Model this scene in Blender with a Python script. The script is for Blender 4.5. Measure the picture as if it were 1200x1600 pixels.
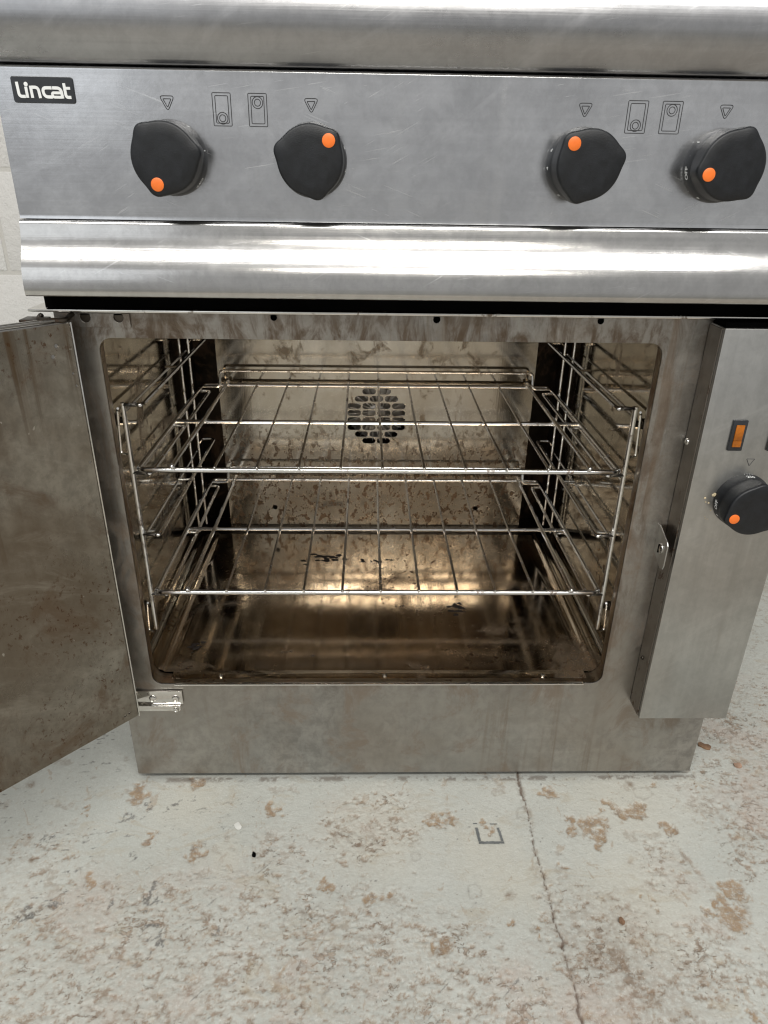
import bpy, bmesh, math, random
import numpy as np
from mathutils import Vector, Matrix
random.seed(7)
for o in list(bpy.data.objects): bpy.data.objects.remove(o)
SC = bpy.context.scene
COL = SC.collection

# ------------------------------------------------------------------ camera
cam_d = bpy.data.cameras.new("camera")
cam = bpy.data.objects.new("camera", cam_d); COL.objects.link(cam)
pitch, yaw, roll = 0.4504, 0.0280, 0.0163
fwd = Vector((math.sin(yaw)*math.cos(pitch), math.cos(yaw)*math.cos(pitch), -math.sin(pitch)))
rt = Vector((math.cos(yaw), -math.sin(yaw), 0)); up = rt.cross(fwd)
R_ = rt*math.cos(roll)+up*math.sin(roll); U_ = -rt*math.sin(roll)+up*math.cos(roll)
M = Matrix((( R_.x, U_.x, -fwd.x, -0.018), (R_.y, U_.y, -fwd.y, -0.751), (R_.z, U_.z, -fwd.z, 0.7904), (0,0,0,1)))
cam.matrix_world = M
cam_d.sensor_fit = 'HORIZONTAL'; cam_d.sensor_width = 36; cam_d.lens = 1103.33/1200*36
cam_d.clip_start = 0.02; cam_d.clip_end = 100
SC.camera = cam

# ------------------------------------------------------------------ light
world = bpy.data.worlds.new("World"); SC.world = world; world.use_nodes = True
bg = world.node_tree.nodes['Background']
bg.inputs[0].default_value = (0.98, 0.985, 0.98, 1); bg.inputs[1].default_value = 0.44

def area(name, loc, target, sx, sy, power, col):
    l = bpy.data.lights.new(name, 'AREA'); l.shape = 'RECTANGLE'; l.size = sx; l.size_y = sy
    l.energy = power; l.color = col
    o = bpy.data.objects.new(name, l); COL.objects.link(o)
    o.location = loc
    d = Vector(target)-Vector(loc)
    o.rotation_euler = d.to_track_quat('-Z', 'Y').to_euler()
    return o
area('ceiling_tube', (-0.1, -1.75, 2.75), (0, -0.6, 0), 3.6, 0.28, 68, (1, 0.985, 0.95))
area('ceiling_tube_far', (0.30, -3.3, 2.75), (0.1, 0, 0.4), 1.5, 0.13, 17, (1, 0.96, 0.88))
area('workshop_door', (-2.6, -4.2, 2.1), (0, 0, 0.5), 2.4, 2.0, 12, (0.90, 0.95, 1.0))

SC.view_settings.view_transform = 'Standard'; SC.view_settings.look = 'None'
SC.view_settings.exposure = 0.06; SC.view_settings.gamma = 1

# ------------------------------------------------------------------ materials
class NT:
    def __init__(s, name):
        s.m = bpy.data.materials.new(name); s.m.use_nodes = True
        s.t = s.m.node_tree; s.b = s.t.nodes['Principled BSDF']
    def n(s, typ, **kw):
        x = s.t.nodes.new(typ)
        for k, v in kw.items():
            if k.startswith('i_'): x.inputs[k[2:].replace('_', ' ')].default_value = v
            else: setattr(x, k, v)
        return x
    def l(s, a, b): s.t.links.new(a, b)
    def coord(s, scale=(1, 1, 1), rot=(0, 0, 0), loc=(0, 0, 0)):
        c = s.n('ShaderNodeTexCoord'); m = s.n('ShaderNodeMapping')
        m.inputs['Scale'].default_value = scale; m.inputs['Rotation'].default_value = rot
        m.inputs['Location'].default_value = loc
        # mapping multiplies first, then rotates: rotate first through a second node
        if any(rot):
            m.inputs['Rotation'].default_value = (0, 0, 0)
            r = s.n('ShaderNodeMapping'); r.inputs['Rotation'].default_value = rot
            s.l(c.outputs['Object'], r.inputs[0]); s.l(r.outputs[0], m.inputs[0])
        else: s.l(c.outputs['Object'], m.inputs[0])
        return m.outputs[0]
    def noise(s, vec, scale=1, detail=4, rough=.55, dist=0):
        x = s.n('ShaderNodeTexNoise'); x.inputs['Scale'].default_value = scale
        x.inputs['Detail'].default_value = detail; x.inputs['Roughness'].default_value = rough
        x.inputs['Distortion'].default_value = dist
        s.l(vec, x.inputs['Vector']); return x.outputs['Fac']
    def ramp(s, v, a, b, lo=0., hi=1.):
        x = s.n('ShaderNodeMapRange'); x.interpolation_type = 'SMOOTHSTEP'
        x.inputs[1].default_value = a; x.inputs[2].default_value = b
        x.inputs[3].default_value = lo; x.inputs[4].default_value = hi
        s.l(v, x.inputs[0]); return x.outputs[0]
    def math(s, op, a, b=None, c=None):
        x = s.n('ShaderNodeMath', operation=op)
        for i, v in enumerate((a, b, c)):
            if v is None: continue
            if isinstance(v, (int, float)): x.inputs[i].default_value = v
            else: s.l(v, x.inputs[i])
        return x.outputs[0]
    def mix(s, f, a, b):
        x = s.n('ShaderNodeMix', data_type='RGBA')
        for i, v in ((0, f), (6, a), (7, b)):
            if isinstance(v, (int, float)): x.inputs[i].default_value = v
            elif isinstance(v, tuple): x.inputs[i].default_value = (*v, 1)
            else: s.l(v, x.inputs[i])
        return x.outputs[2]
    def bump(s, h, strength, dist, normal=None):
        x = s.n('ShaderNodeBump'); x.inputs['Strength'].default_value = strength
        x.inputs['Distance'].default_value = dist; s.l(h, x.inputs['Height'])
        if normal is not None: s.l(normal, x.inputs['Normal'])
        return x.outputs[0]
    def attr(s, name):
        x = s.n('ShaderNodeAttribute', attribute_name=name); return x.outputs['Fac']
    def set(s, **kw):
        for k, v in kw.items():
            i = s.b.inputs[k.replace('_', ' ')]
            if isinstance(v, (int, float)): i.default_value = v
            elif isinstance(v, tuple): i.default_value = (*v, 1)
            else: s.l(v, i)

def steel(name, base=(.56, .56, .56), rough=.30, brush='x', brush_amt=.5, cloud=.25,
          stain=0.0, stain_col=(.16, .11, .07), stain_scale=9, speck=0.0, speck_col=(.10, .05, .025),
          scratch=0.0, drip=0.0, wave=.3, metal=1.0, haze=0.0, patina=None, residue=0.0, micro=.06, low=None, mottle=.12, sps=85, rim=False):
    t = NT(name)
    if brush == 'x': sc = (5, 500, 500)
    elif brush == 'z': sc = (500, 500, 5)
    elif brush == 'y': sc = (500, 5, 500)
    br = t.noise(t.coord(sc), 1, 3, .6)
    sc2 = tuple(v*.22+.2 for v in sc)
    br2 = t.noise(t.coord(sc2, loc=(3, 1, 2)), 1, 3, .6)
    cl = t.noise(t.coord((1, 1, 1)), 7, 6, .62, .6)
    cl2 = t.noise(t.coord((1, 1, 1), loc=(4, 7, 2)), 30, 5, .65, .4)
    # colour
    c = t.mix(t.ramp(cl, .3, .7), tuple(v*(1-cloud) for v in base), tuple(min(1, v*(1+cloud*.5)) for v in base))
    c = t.mix(t.math('MULTIPLY', t.ramp(br2, .3, .75), .25*brush_amt*2), c, tuple(v*.72 for v in base))
    mo = t.noise(t.coord((1, 1, .8), loc=(6, 2, 9)), 75, 7, .72, .3)
    c = t.mix(t.ramp(mo, .36, .62, mottle*1.3, 0), c, tuple(v*.35 for v in base))
    r = t.math('ADD', rough*.8, t.math('MULTIPLY', cl, rough*.35))
    r = t.math('ADD', r, t.math('MULTIPLY', t.ramp(cl2, .45, .7), rough*.18))
    r = t.math('ADD', r, t.math('MULTIPLY', t.ramp(br, .4, .8), rough*.25*brush_amt))
    m = metal
    if patina:   # warm heat tint in big soft clouds
        pn = t.noise(t.coord((1, 1, .8), loc=(1, 8, 3)), 4.5, 5, .6, .8)
        c = t.mix(t.ramp(pn, .35, .65, 0, .8), c, patina)
    if haze > 0:  # wiped whitish smears
        hz = t.noise(t.coord((2.5, 9, 9), rot=(.0, .55, .0)), 2.2, 6, .7, 1.2)
        hm = t.ramp(hz, .5, .72, 0, haze)
        c = t.mix(hm, c, tuple(min(1, v*1.25) for v in base)); r = t.math('ADD', r, t.math('MULTIPLY', hm, .12))
    if drip > 0:
        dn = t.noise(t.coord((75, 75, 2.2)), 1, 4, .6, .3)
        dk = t.noise(t.coord((4, 4, 3), loc=(2, 2, 9)), 1.3, 4, .6)
        dm = t.math('MULTIPLY', t.ramp(dn, .5, .68), t.ramp(dk, .42, .62, 0, drip))
        c = t.mix(dm, c, stain_col); r = t.math('ADD', r, t.math('MULTIPLY', dm, .2))
    if stain > 0:
        sn = t.noise(t.coord((1, 1, .75), loc=(9, 3, 1)), stain_scale, 9, .68, .5)
        sm = t.ramp(sn, .62-stain*.25, .70-stain*.12, 0, .85)
        c = t.mix(sm, c, stain_col); r = t.math('ADD', r, t.math('MULTIPLY', sm, .22))
        m = t.math('SUBTRACT', metal, t.math('MULTIPLY', sm, .35))
    if speck > 0:
        sp = t.noise(t.coord((1, 1, .7), loc=(5, 5, 5)), sps, 5, .75)
        big = t.noise(t.coord((1, 1, .8), loc=(8, 1, 4)), 6, 4, .6)
        pm = t.math('MULTIPLY', t.ramp(sp, .585-speck*.05, .62-speck*.05), t.ramp(big, .42, .62))
        if low:   # splashed mostly on the lower part
            sx = t.n('ShaderNodeSeparateXYZ'); t.l(t.coord(), sx.inputs[0])
            hz = t.math('ADD', sx.outputs[2], t.math('MULTIPLY', t.math('SUBTRACT', big, .5), .25))
            pm = t.math('MULTIPLY', t.ramp(sp, .52, .56), t.ramp(hz, low[0], low[1]))
        c = t.mix(t.math('MULTIPLY', pm, .9), c, speck_col); r = t.math('ADD', r, t.math('MULTIPLY', pm, .25))
    if rim:   # baked grime round the mouth of the oven
        sx = t.n('ShaderNodeSeparateXYZ'); t.l(t.coord(), sx.inputs[0])
        dx = t.math('SUBTRACT', t.math('ABSOLUTE', sx.outputs[0]), .300)
        dz = t.math('SUBTRACT', t.math('ABSOLUTE', t.math('SUBTRACT', sx.outputs[2], .3998)), .2284)
        d = t.math('MAXIMUM', dx, dz)
        g1 = t.noise(t.coord((1, 1, .35), loc=(2, 7, 7)), 42, 7, .7, .6)
        top = t.ramp(sx.outputs[2], .60, .64, 0, .35)
        gm = t.math('ADD', t.ramp(d, .045, -.002, 0, .55), top)
        gm = t.math('MULTIPLY', gm, t.ramp(g1, .42, .62))
        # nothing burnt below the sill
        gm = t.math('MULTIPLY', gm, t.ramp(sx.outputs[2], .150, .20, .15, 1))
        c = t.mix(gm, c, (.13, .085, .05)); r = t.math('ADD', r, t.math('MULTIPLY', gm, .25))
        g2 = t.noise(t.coord((60, 60, 3), loc=(1, 1, 7)), 1, 4, .6)
        gs = t.math('MULTIPLY', t.ramp(g2, .50, .66), t.ramp(dx, .06, .0, 0, .5)); gs = t.math('MULTIPLY', gs, t.ramp(dx, -.006, .002)); gs = t.math('MULTIPLY', gs, t.ramp(sx.outputs[2], .15, .3))
        c = t.mix(gs, c, (.20, .12, .06))
    if residue > 0:  # small pale flecks
        sp = t.noise(t.coord((1, 1, .6), loc=(15, 5, 5)), 60, 3, .7)
        pm = t.ramp(sp, .69, .73, 0, residue); c = t.mix(pm, c, (.5, .47, .42))
    if scratch > 0:
        for k, (ang, off) in enumerate(((.5, 0), (-.35, 5), (.15, 9))):
            sn = t.noise(t.coord((22, 22, 620), rot=(0, ang, 0), loc=(off, off, off)), 1, 2, .5)
            msk = t.noise(t.coord((1, 1, 1), loc=(off, 2, 1)), 9, 3, .6)
            sm = t.math('MULTIPLY', t.ramp(sn, .67, .72), t.ramp(msk, .5, .62, 0, scratch))
            c = t.mix(sm, c, (.75, .75, .76)); r = t.math('ADD', r, t.math('MULTIPLY', sm, .15))
    t.set(Base_Color=c, Roughness=r, Metallic=m)
    bn = t.bump(br, .10*brush_amt, .0006)
    wv = t.noise(t.coord((1, 1, 1), loc=(2, 5, 8)), 3.2, 2, .45)
    bn = t.bump(wv, wave, .012, bn)
    bn = t.bump(cl2, micro, .002, bn)
    t.set(Normal=bn)
    return t.m

def plain(name, col, rough=.5, metal=0, bump=0, bscale=200, var=.2, coat=0, emit=None):
    t = NT(name)
    n = t.noise(t.coord(), bscale*.12, 5, .6)
    c = t.mix(t.ramp(n, .3, .7), tuple(v*(1-var) for v in col), tuple(min(1, v*(1+var)) for v in col))
    t.set(Base_Color=c, Metallic=metal)
    t.set(Roughness=t.math('ADD', rough-.05, t.math('MULTIPLY', n, .12)))
    if bump: t.set(Normal=t.bump(t.noise(t.coord(), bscale, 4, .6), bump, .001))
    return t.m

M_PANEL = steel('panel_steel', (.66, .665, .68), .20, 'x', .5, .16, scratch=.6, haze=.2, wave=.12, drip=.25, stain_col=(.62, .62, .63))
M_NOSE = steel('hob_edge_steel', (.42, .42, .43), .28, 'x', .8, .12, scratch=.22, haze=.35, wave=.25)
M_LIP = steel('lip_steel', (.60, .59, .575), .17, 'x', .7, .12, scratch=.5, haze=.15, wave=.15)
M_FRAME = steel('front_frame_steel', (.45, .435, .41), .34, 'x', .7, .22, mottle=.32, stain=.5, stain_col=(.25, .205, .16), stain_scale=15, speck=.0, drip=.5, haze=.2, rim=True, patina=(.37, .345, .31), wave=.2, residue=.3)
M_BOX = steel('control_box_steel', (.52, .515, .495), .32, 'z', .7, .12, drip=.35, stain_col=(.36, .34, .31), wave=.2, haze=.3)
M_DOOR = steel('door_inner_steel', (.37, .345, .30), .28, 'z', .7, .3, patina=(.16, .125, .09), stain=.55, stain_col=(.13, .09, .055), stain_scale=12, speck=.35, sps=150, mottle=.3, drip=1.0, wave=.3, residue=.8, haze=.4)
M_DEDGE = steel('door_edge_steel', (.5, .48, .45), .3, 'x', .6, .2, stain=.2, wave=.1)
M_BACK = steel('cavity_back_steel', (.62, .59, .53), .10, 'z', .5, .2, stain=.30, stain_col=(.24, .18, .12), stain_scale=30, speck=.9, wave=.10, patina=(.40, .35, .28), residue=.3, micro=.012, low=(.42, .27), speck_col=(.12, .075, .045))
M_SIDE = steel('cavity_side_steel', (.60, .57, .50), .07, 'z', .4, .2, stain=.35, stain_col=(.25, .19, .13), stain_scale=13, speck=.5, wave=.1, patina=(.34, .30, .24), micro=.01)
M_OFLOOR = steel('oven_floor_steel', (.70, .60, .47), .10, 'y', .7, .2, stain=.25, stain_col=(.22, .15, .09), stain_scale=6, speck=.15, wave=.14, patina=(.46, .35, .24), micro=.015)
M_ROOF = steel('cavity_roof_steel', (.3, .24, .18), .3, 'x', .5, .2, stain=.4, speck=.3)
M_WIRE = steel('chromed_wire', (.90, .89, .87), .17, 'x', .1, .15, stain=.25, stain_col=(.16, .10, .06), stain_scale=40, wave=0)
M_THIN = steel('dull_wire', (.74, .71, .67), .22, 'x', .1, .2, stain=.25, stain_col=(.14, .09, .06), stain_scale=40, wave=0)
M_BRIGHT = steel('bright_plated_steel', (.78, .76, .72), .14, 'x', .2, .1, stain=.12, stain_scale=60, wave=0)
M_DARKST = steel('sooty_steel', (.10, .085, .07), .4, 'z', .3, .4, stain=.4, stain_col=(.04, .03, .02), speck=.5)
M_BLACK = plain('black_shade_and_grit', (.003, .003, .003), .9); M_BLACK.node_tree.nodes['Principled BSDF'].inputs['Specular IOR Level'].default_value = 0  # gloss-free black that paints shade into gaps; also plinth and grit chip
M_KNOB = plain('black_knob_plastic', (.006, .007, .009), .40, bump=.15, bscale=900, var=.35)
M_SKIRT = plain('black_skirt_plastic', (.010, .011, .013), .3, bump=.08, bscale=900, var=.3)
M_ORANGE = plain('orange_dot_paint', (.90, .19, .025), .42, var=.08)
M_WHITE = plain('white_print', (.80, .81, .80), .5, var=.08)
M_BADGE = plain('badge_plastic', (.022, .024, .028), .3, var=.3)
M_GRAVE = plain('etched_line', (.05, .05, .053), .6, var=.1)
M_AMBER = plain('amber_lens', (.40, .115, .005), .3, bump=.5, bscale=500, var=.3)
M_GLUE = plain('crumb', (.55, .46, .30), .8, bump=.4, bscale=700)
M_FAN = steel('fan_steel', (.85, .8, .74), .4, 'x', .2, .3, stain=.3, stain_col=(.2, .14, .1), stain_scale=30)

# ------------------------------------------------------------------ mesh helpers
def link(name, me, mat, parent=None):
    o = bpy.data.objects.new(name, me); COL.objects.link(o)
    if mat: me.materials.append(mat)
    if parent: o.parent = parent
    return o
def smooth(me, ang=35):
    me.polygons.foreach_set('use_smooth', [True]*len(me.polygons))
    me.set_sharp_from_angle(angle=math.radians(ang))
def empty(name, loc=(0, 0, 0), rz=0, parent=None):
    o = bpy.data.objects.new(name, None); COL.objects.link(o); o.location = loc; o.rotation_euler = (0, 0, rz)
    o.empty_display_size = .05
    if parent: o.parent = parent
    return o
class MB:
    def __init__(s): s.v = []; s.f = []
    def add(s, v, f):
        n = len(s.v); s.v += [tuple(p) for p in v]; s.f += [tuple(i+n for i in q) for q in f]
    def box(s, a, b, bev=0):
        bm = bmesh.new(); bmesh.ops.create_cube(bm, size=1)
        for w in bm.verts:
            w.co = Vector([(a[i]+b[i])/2 + w.co[i]*(b[i]-a[i]) for i in range(3)])
        if bev: bmesh.ops.bevel(bm, geom=bm.edges[:], offset=bev, segments=2, affect='EDGES', profile=.5)
        bm.verts.index_update()
        s.add([w.co[:] for w in bm.verts], [[w.index for w in f.verts] for f in bm.faces]); bm.free()
    def tube(s, pts, r, seg=8, fil=0, closed=False):
        P = [Vector(p) for p in pts]
        if fil: P = fillet(P, fil, closed)
        n = len(P); base = len(s.v); prev = None
        for i, p in enumerate(P):
            a = P[(i-1) % n] if (closed or i > 0) else p
            b = P[(i+1) % n] if (closed or i < n-1) else p
            t = (b-a).normalized()
            if prev is None:
                h = Vector((0, 0, 1)) if abs(t.z) < .9 else Vector((1, 0, 0))
                u = t.cross(h).normalized()
            else:
                u = (prev - t*prev.dot(t)).normalized()
            prev = u; w = t.cross(u)
            for k in range(seg):
                an = 2*math.pi*k/seg
                s.v.append(tuple(p + (u*math.cos(an)+w*math.sin(an))*r))
        m = n if closed else n-1
        for i in range(m):
            j = (i+1) % n
            for k in range(seg):
                k2 = (k+1) % seg
                s.f.append((base+i*seg+k, base+i*seg+k2, base+j*seg+k2, base+j*seg+k))
        if not closed:
            s.f.append(tuple(base+k for k in range(seg))[::-1]); s.f.append(tuple(base+(n-1)*seg+k for k in range(seg)))
    def ball(s, c, r, sc=(1, 1, 1)):
        bm = bmesh.new(); bmesh.ops.create_icosphere(bm, subdivisions=2, radius=r)
        bm.verts.index_update()
        s.add([(c[0]+w.co.x*sc[0], c[1]+w.co.y*sc[1], c[2]+w.co.z*sc[2]) for w in bm.verts], [[w.index for w in f.verts] for f in bm.faces]); bm.free()
    def lathe(s, prof, c, axis='-y', seg=32):      # prof (r, h) from base outward
        n = len(s.v)
        for r, h in prof:
            for k in range(seg):
                a = 2*math.pi*k/seg; x, z = r*math.cos(a), r*math.sin(a)
                if axis == '-y': s.v.append((c[0]+x, c[1]-h, c[2]+z))
                elif axis == '-x': s.v.append((c[0]-h, c[1]+x, c[2]+z))
                else: s.v.append((c[0]+x, c[1]+z, c[2]+h))
        for i in range(len(prof)-1):
            for k in range(seg):
                k2 = (k+1) % seg; s.f.append((n+i*seg+k, n+i*seg+k2, n+(i+1)*seg+k2, n+(i+1)*seg+k))
        e = n+(len(prof)-1)*seg; s.f.append(tuple(e+k for k in range(seg)))
    def extrude_x(s, prof, x0, x1, nx=1, cap=True):
        n = len(s.v); m = len(prof)
        for i in range(nx+1):
            x = x0+(x1-x0)*i/nx
            for y, z in prof: s.v.append((x, y, z))
        for i in range(nx):
            for k in range(m-1): s.f.append((n+i*m+k, n+i*m+k+1, n+(i+1)*m+k+1, n+(i+1)*m+k))
        if cap:
            s.f.append(tuple(n+k for k in range(m))); s.f.append(tuple(n+nx*m+k for k in range(m))[::-1])
    def build(s, name, mat, parent=None, sm=35, recalc=True):
        me = bpy.data.meshes.new(name); me.from_pydata(s.v, [], s.f); me.update()
        if recalc:
            bm = bmesh.new(); bm.from_mesh(me); bmesh.ops.recalc_face_normals(bm, faces=bm.faces[:]); bm.to_mesh(me); bm.free()
        if sm: smooth(me, sm)
        return link(name, me, mat, parent)
def fillet(P, r, closed=False, k=5):
    out = []; n = len(P)
    for i, p in enumerate(P):
        if not closed and i in (0, n-1): out.append(p); continue
        a = (P[(i-1) % n]-p); b = (P[(i+1) % n]-p)
        rr = min(r, a.length*.49, b.length*.49)
        a = p+a.normalized()*rr; b = p+b.normalized()*rr
        for j in range(k+1):
            t = j/k; out.append(a*(1-t)**2 + p*2*t*(1-t) + b*t*t)
    return out
def rrect(x0, y0, x1, y1, r, k=6):
    pts = []
    for cx, cy, a0 in ((x1-r, y1-r, 0), (x0+r, y1-r, 90), (x0+r, y0+r, 180), (x1-r, y0+r, 270)):
        for j in range(k+1):
            a = math.radians(a0+90*j/k); pts.append((cx+r*math.cos(a), cy+r*math.sin(a)))
    return pts
def circ(x, y, r, k=16): return [(x+r*math.cos(2*math.pi*i/k), y+r*math.sin(2*math.pi*i/k)) for i in range(k)]
def sheet(name, outer, holes, th, fn, mat, parent=None, bev=0.0):
    """flat sheet with holes; fn maps (u,v,w) to xyz, w in -th/2..th/2"""
    cu = bpy.data.curves.new(name, 'CURVE'); cu.dimensions = '2D'; cu.fill_mode = 'BOTH'
    cu.extrude = th/2-bev; cu.bevel_depth = bev; cu.bevel_resolution = 1; cu.offset = -bev
    for loop in [outer]+list(holes):
        sp = cu.splines.new('POLY'); sp.points.add(len(loop)-1); sp.use_cyclic_u = True
        for p, q in zip(sp.points, loop): p.co = (q[0], q[1], 0, 1)
    ob = bpy.data.objects.new(name, cu); COL.objects.link(ob)
    dg = bpy.context.evaluated_depsgraph_get(); dg.update()
    me = bpy.data.meshes.new_from_object(ob.evaluated_get(dg)); me.name = name
    bpy.data.objects.remove(ob)
    for v in me.vertices: v.co = fn(*v.co)
    me.materials.clear()
    bm = bmesh.new(); bm.from_mesh(me); bmesh.ops.remove_doubles(bm, verts=bm.verts[:], dist=1e-6)
    bmesh.ops.recalc_face_normals(bm, faces=bm.faces[:]); bm.to_mesh(me); bm.free()
    me.polygons.foreach_set('use_smooth', [False]*len(me.polygons))
    return link(name, me, mat, parent)
def front(y): return lambda u, v, w: (u, y+w, v)
def text_mesh(txt, size):
    cu = bpy.data.curves.new('print', 'FONT'); cu.body = txt; cu.size = size; cu.align_x = 'CENTER'; cu.align_y = 'CENTER'
    cu.extrude = 0; cu.resolution_u = 3; cu.offset = size*.02
    ob = bpy.data.objects.new('print', cu); COL.objects.link(ob)
    dg = bpy.context.evaluated_depsgraph_get(); dg.update()
    me = bpy.data.meshes.new_from_object(ob.evaluated_get(dg)); me.materials.clear(); bpy.data.objects.remove(ob)
    return me
def tag(o, label=None, cat=None, group=None, kind=None):
    if label: o['label'] = label
    if cat: o['category'] = cat
    if group: o['group'] = group
    if kind: o['kind'] = kind
    return o

XL, XR = -0.3412, 0.4537
YP = -0.033          # plane of the control panel and of the control box
ZB = 0.167           # cavity floor

# ================================================================== RANGE
ck = empty('range_cooker', (0, 0, 0))
tag(ck, 'used stainless steel electric range with its oven door swung open, standing on the worn floor', 'oven range')

# hob edge (rolled nose)
b = MB()
prof = [(.55, .869), (-.030, .869), (-.0315, .8692), (-.0385, .8694), (-.0405, .8703), (-.0425, .8725), (-.0465, .880), (-.0525, .890), (-.0535, .904)]
for k in range(1, 11):
    a = math.radians(9*k); prof.append((-.0535+.034*(1-math.cos(a)), .904+.044*math.sin(a)))
prof += [(-.01, .948), (.0, .948), (.55, .948)]
b.extrude_x(prof, XL-.012, .60, 1); b.build('hob_edge', M_NOSE, ck, 40)
# control panel sheet
b = MB()
prof = [(.02, .8682), (YP+.003, .8682), (YP+.0008, .8674), (YP, .8660), (YP, .8650), (YP, .7490)]
prof += [(YP, .7470), (YP-.0004, .7455)]
prof += [(YP+.003, .7450), (.02, .7450)]
b.extrude_x(prof, XL, .60, 1)
cp = b.build('control_panel', M_PANEL, ck, 50)
# lip below the panel
b = MB()
prof = [(.03, .7444), (YP-.0022, .7444), (YP-.0034, .7432), (YP-.0042, .7410), (YP-.0052, .735), (YP-.0070, .728), (YP-.0096, .7215), (YP-.0128, .715),
        (YP-.0158, .709), (YP-.0182, .703), (YP-.0196, .697), (YP-.0203, .690), (YP-.0206, .684), (YP-.0204, .6795), (YP-.0190, .6782), (YP-.016, .6780), (.03, .678)]
b.extrude_x(prof, XL, .60, 1); b.build('lower_lip', M_LIP, ck, 50)
b = MB(); b.box((XL-.0015, -.0115, .6605), (.60, .0, .6775), 0); b.box((XL+.002, .0005, .6605), (.60, .5, .6770), 0); b.build('shadow_gap_fill', M_BLACK, ck, 0)  # black blocks stand in for the shadow gap under the lip
b = MB(); b.box((XL-.004, .021, .7455), (XL-.001, .54, .868)); b.box((XL-.004, .031, .665), (XL-.001, .54, .7440)); b.build('upper_side', M_PANEL, ck, 0)
b = MB(); b.box((XL-.018, -.0165, .6572), (.47, .545, .6600), .0008); b.build('top_flange', M_BRIGHT, ck, 40)

# body: front frame with the oven opening
W2 = .300
outer = [(XL, .0110), (XR, .0110), (XR, .6545), (XL, .6545)]
def hole(x, z, r): return circ(x, z, r, 14)
holes = [rrect(-W2, .1714, W2, .6282, .014, 7), hole(-.115, .6512, .0034), hole(.055, .6508, .0037), hole(.228, .6512, .0034)]
fr = sheet('front_frame', outer, holes, .0024, front(.0012), M_FRAME, ck, .0005)
# hinge packing plate at the top left with two holes
sheet('hinge_plate', rrect(-.335, .6395, -.263, .6540, .001, 2), [hole(-.3085, .6498, .0055), hole(-.2745, .6498, .0052)], .0016, front(-.0012), M_FRAME, ck, .0003)
sheet('gap_filler', rrect(-.334, .641, -.264, .653, .001, 2), [], .0004, front(.0001), M_DARKST, ck)
# returned edge round the opening
def ring(name, x0, z0, x1, z1, r, y0, y1, grow, mat, n=3):
    b = MB(); loops = []
    for i in range(n+1):
        t = i/n; g = grow*t*t
        L = rrect(x0-g, z0-g, x1+g, z1+g, r+g, 7); loops.append(len(b.v)); b.v += [(p[0], y0+(y1-y0)*t, p[1]) for p in L]
    m = len(L)
    for i in range(n):
        for k in range(m): b.f.append((loops[i]+k, loops[i]+(k+1) % m, loops[i+1]+(k+1) % m, loops[i+1]+k))
    return b.build(name, mat, ck, 40, False)
M_RET = steel('opening_return_steel', (.34, .27, .19), .3, 'z', .6, .3, stain=.5, stain_col=(.16, .09, .045), stain_scale=22, drip=.5, speck=.5)
b = MB(); b.box((-.338, .0045, .6385), (.45, .0075, .6535)); b.build('hole_shade_backing', M_BLACK, ck, 0)  # black sheet added so the frame holes show as shaded casing interior
ring('opening_return', -W2, .1714, W2, .6282, .014, .0026, .030, .006, M_RET)
ring('opening_seal', -W2-.006, .1654+.0005, W2+.006, .6342, .02, .030, .034, .018, M_DARKST)
# bright folded edge along the opening's sill, and sill strip with rivets
b = MB(); b.box((-.272, -.0024, .1702), (.276, .0030, .1726), .0009); b.build('sill_edge', M_BRIGHT, ck, 40)
b = MB(); b.box((-.280, .0032, .1660), (.284, .0300, .1706), .0008); sl = b.build('sill_strip', M_OFLOOR, ck, 40)
for x in (-.214, .008, .225):
    b = MB(); b.lathe([(.0034, 0), (.0032, .0012), (.0018, .0020), (.0005, .0017)], (x, .0180, .1708), 'z', 16); b.build('rivet', M_BRIGHT, sl)

# outer casing
b = MB(); b.box((XL, .0035, .0085), (XL+.0015, .54, .655), 0); b.build('side_panel', M_BOX, ck, 0)
b = MB(); b.box((XR-.0015, .0035, .0085), (XR, .54, .655), 0); b.build('side_panel', M_BOX, ck, 0)
b = MB(); b.box((XL, .541, .0085), (XR, .5425, .90), 0); b.build('back_sheet', M_BOX, ck, 0)
b = MB(); b.box((XL+.003, .004, .0082), (XR-.003, .538, .0100)); b.build('base_plate', M_DARKST, ck, 0)
b = MB(); b.box((XL+.012, .010, .0012), (XR-.006, .50, .0078), .001); b.build('plinth', M_BLACK, ck, 0)

# oven cavity
b = MB(); b.box((-.345+.006, .034, ZB-.0020), (.340, .51, ZB-.0005)); b.build('cavity_base', M_DARKST, ck, 0)
def liner(sx):
    X = .3262*sx
    # shallow rounded corner into the floor
    pr = [(X, .636), (X, ZB+.006)]
    for k in range(1, 6):
        a = math.radians(18*k); pr.append((X-sx*.006*(1-math.cos(a)), ZB+.006-.006*math.sin(a)))
    b = MB(); ys = [.034, .15, .28, .430]; n = len(pr)
    for y in ys: b.v += [(p[0], y, p[1]) for p in pr]
    for i in range(len(ys)-1):
        for k in range(n-1): b.f.append((i*n+k, i*n+k+1, (i+1)*n+k+1, (i+1)*n+k))
    o = b.build('side_liner', M_SIDE, ck, 40, False)
    return o
liner(-1); liner(1)
b = MB(); b.box((-.339, .434, ZB), (-.3265, .51, .636)); b.box((.3265, .434, ZB), (.339, .51, .636)); b.box((-.339, .5115, ZB), (.339, .5135, .636)); b.build('rear_recess', steel('dark_recess_steel', (.035, .028, .022), .35, 'z', .3, .5, stain=.5, stain_col=(.10, .06, .035), stain_scale=18), ck, 0)  # near-black steel with brown stains lines the rear recess
b = MB(); b.box((-.339, .0345, .637), (.339, .513, .639)); b.build('cavity_roof', M_ROOF, ck, 0)
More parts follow.
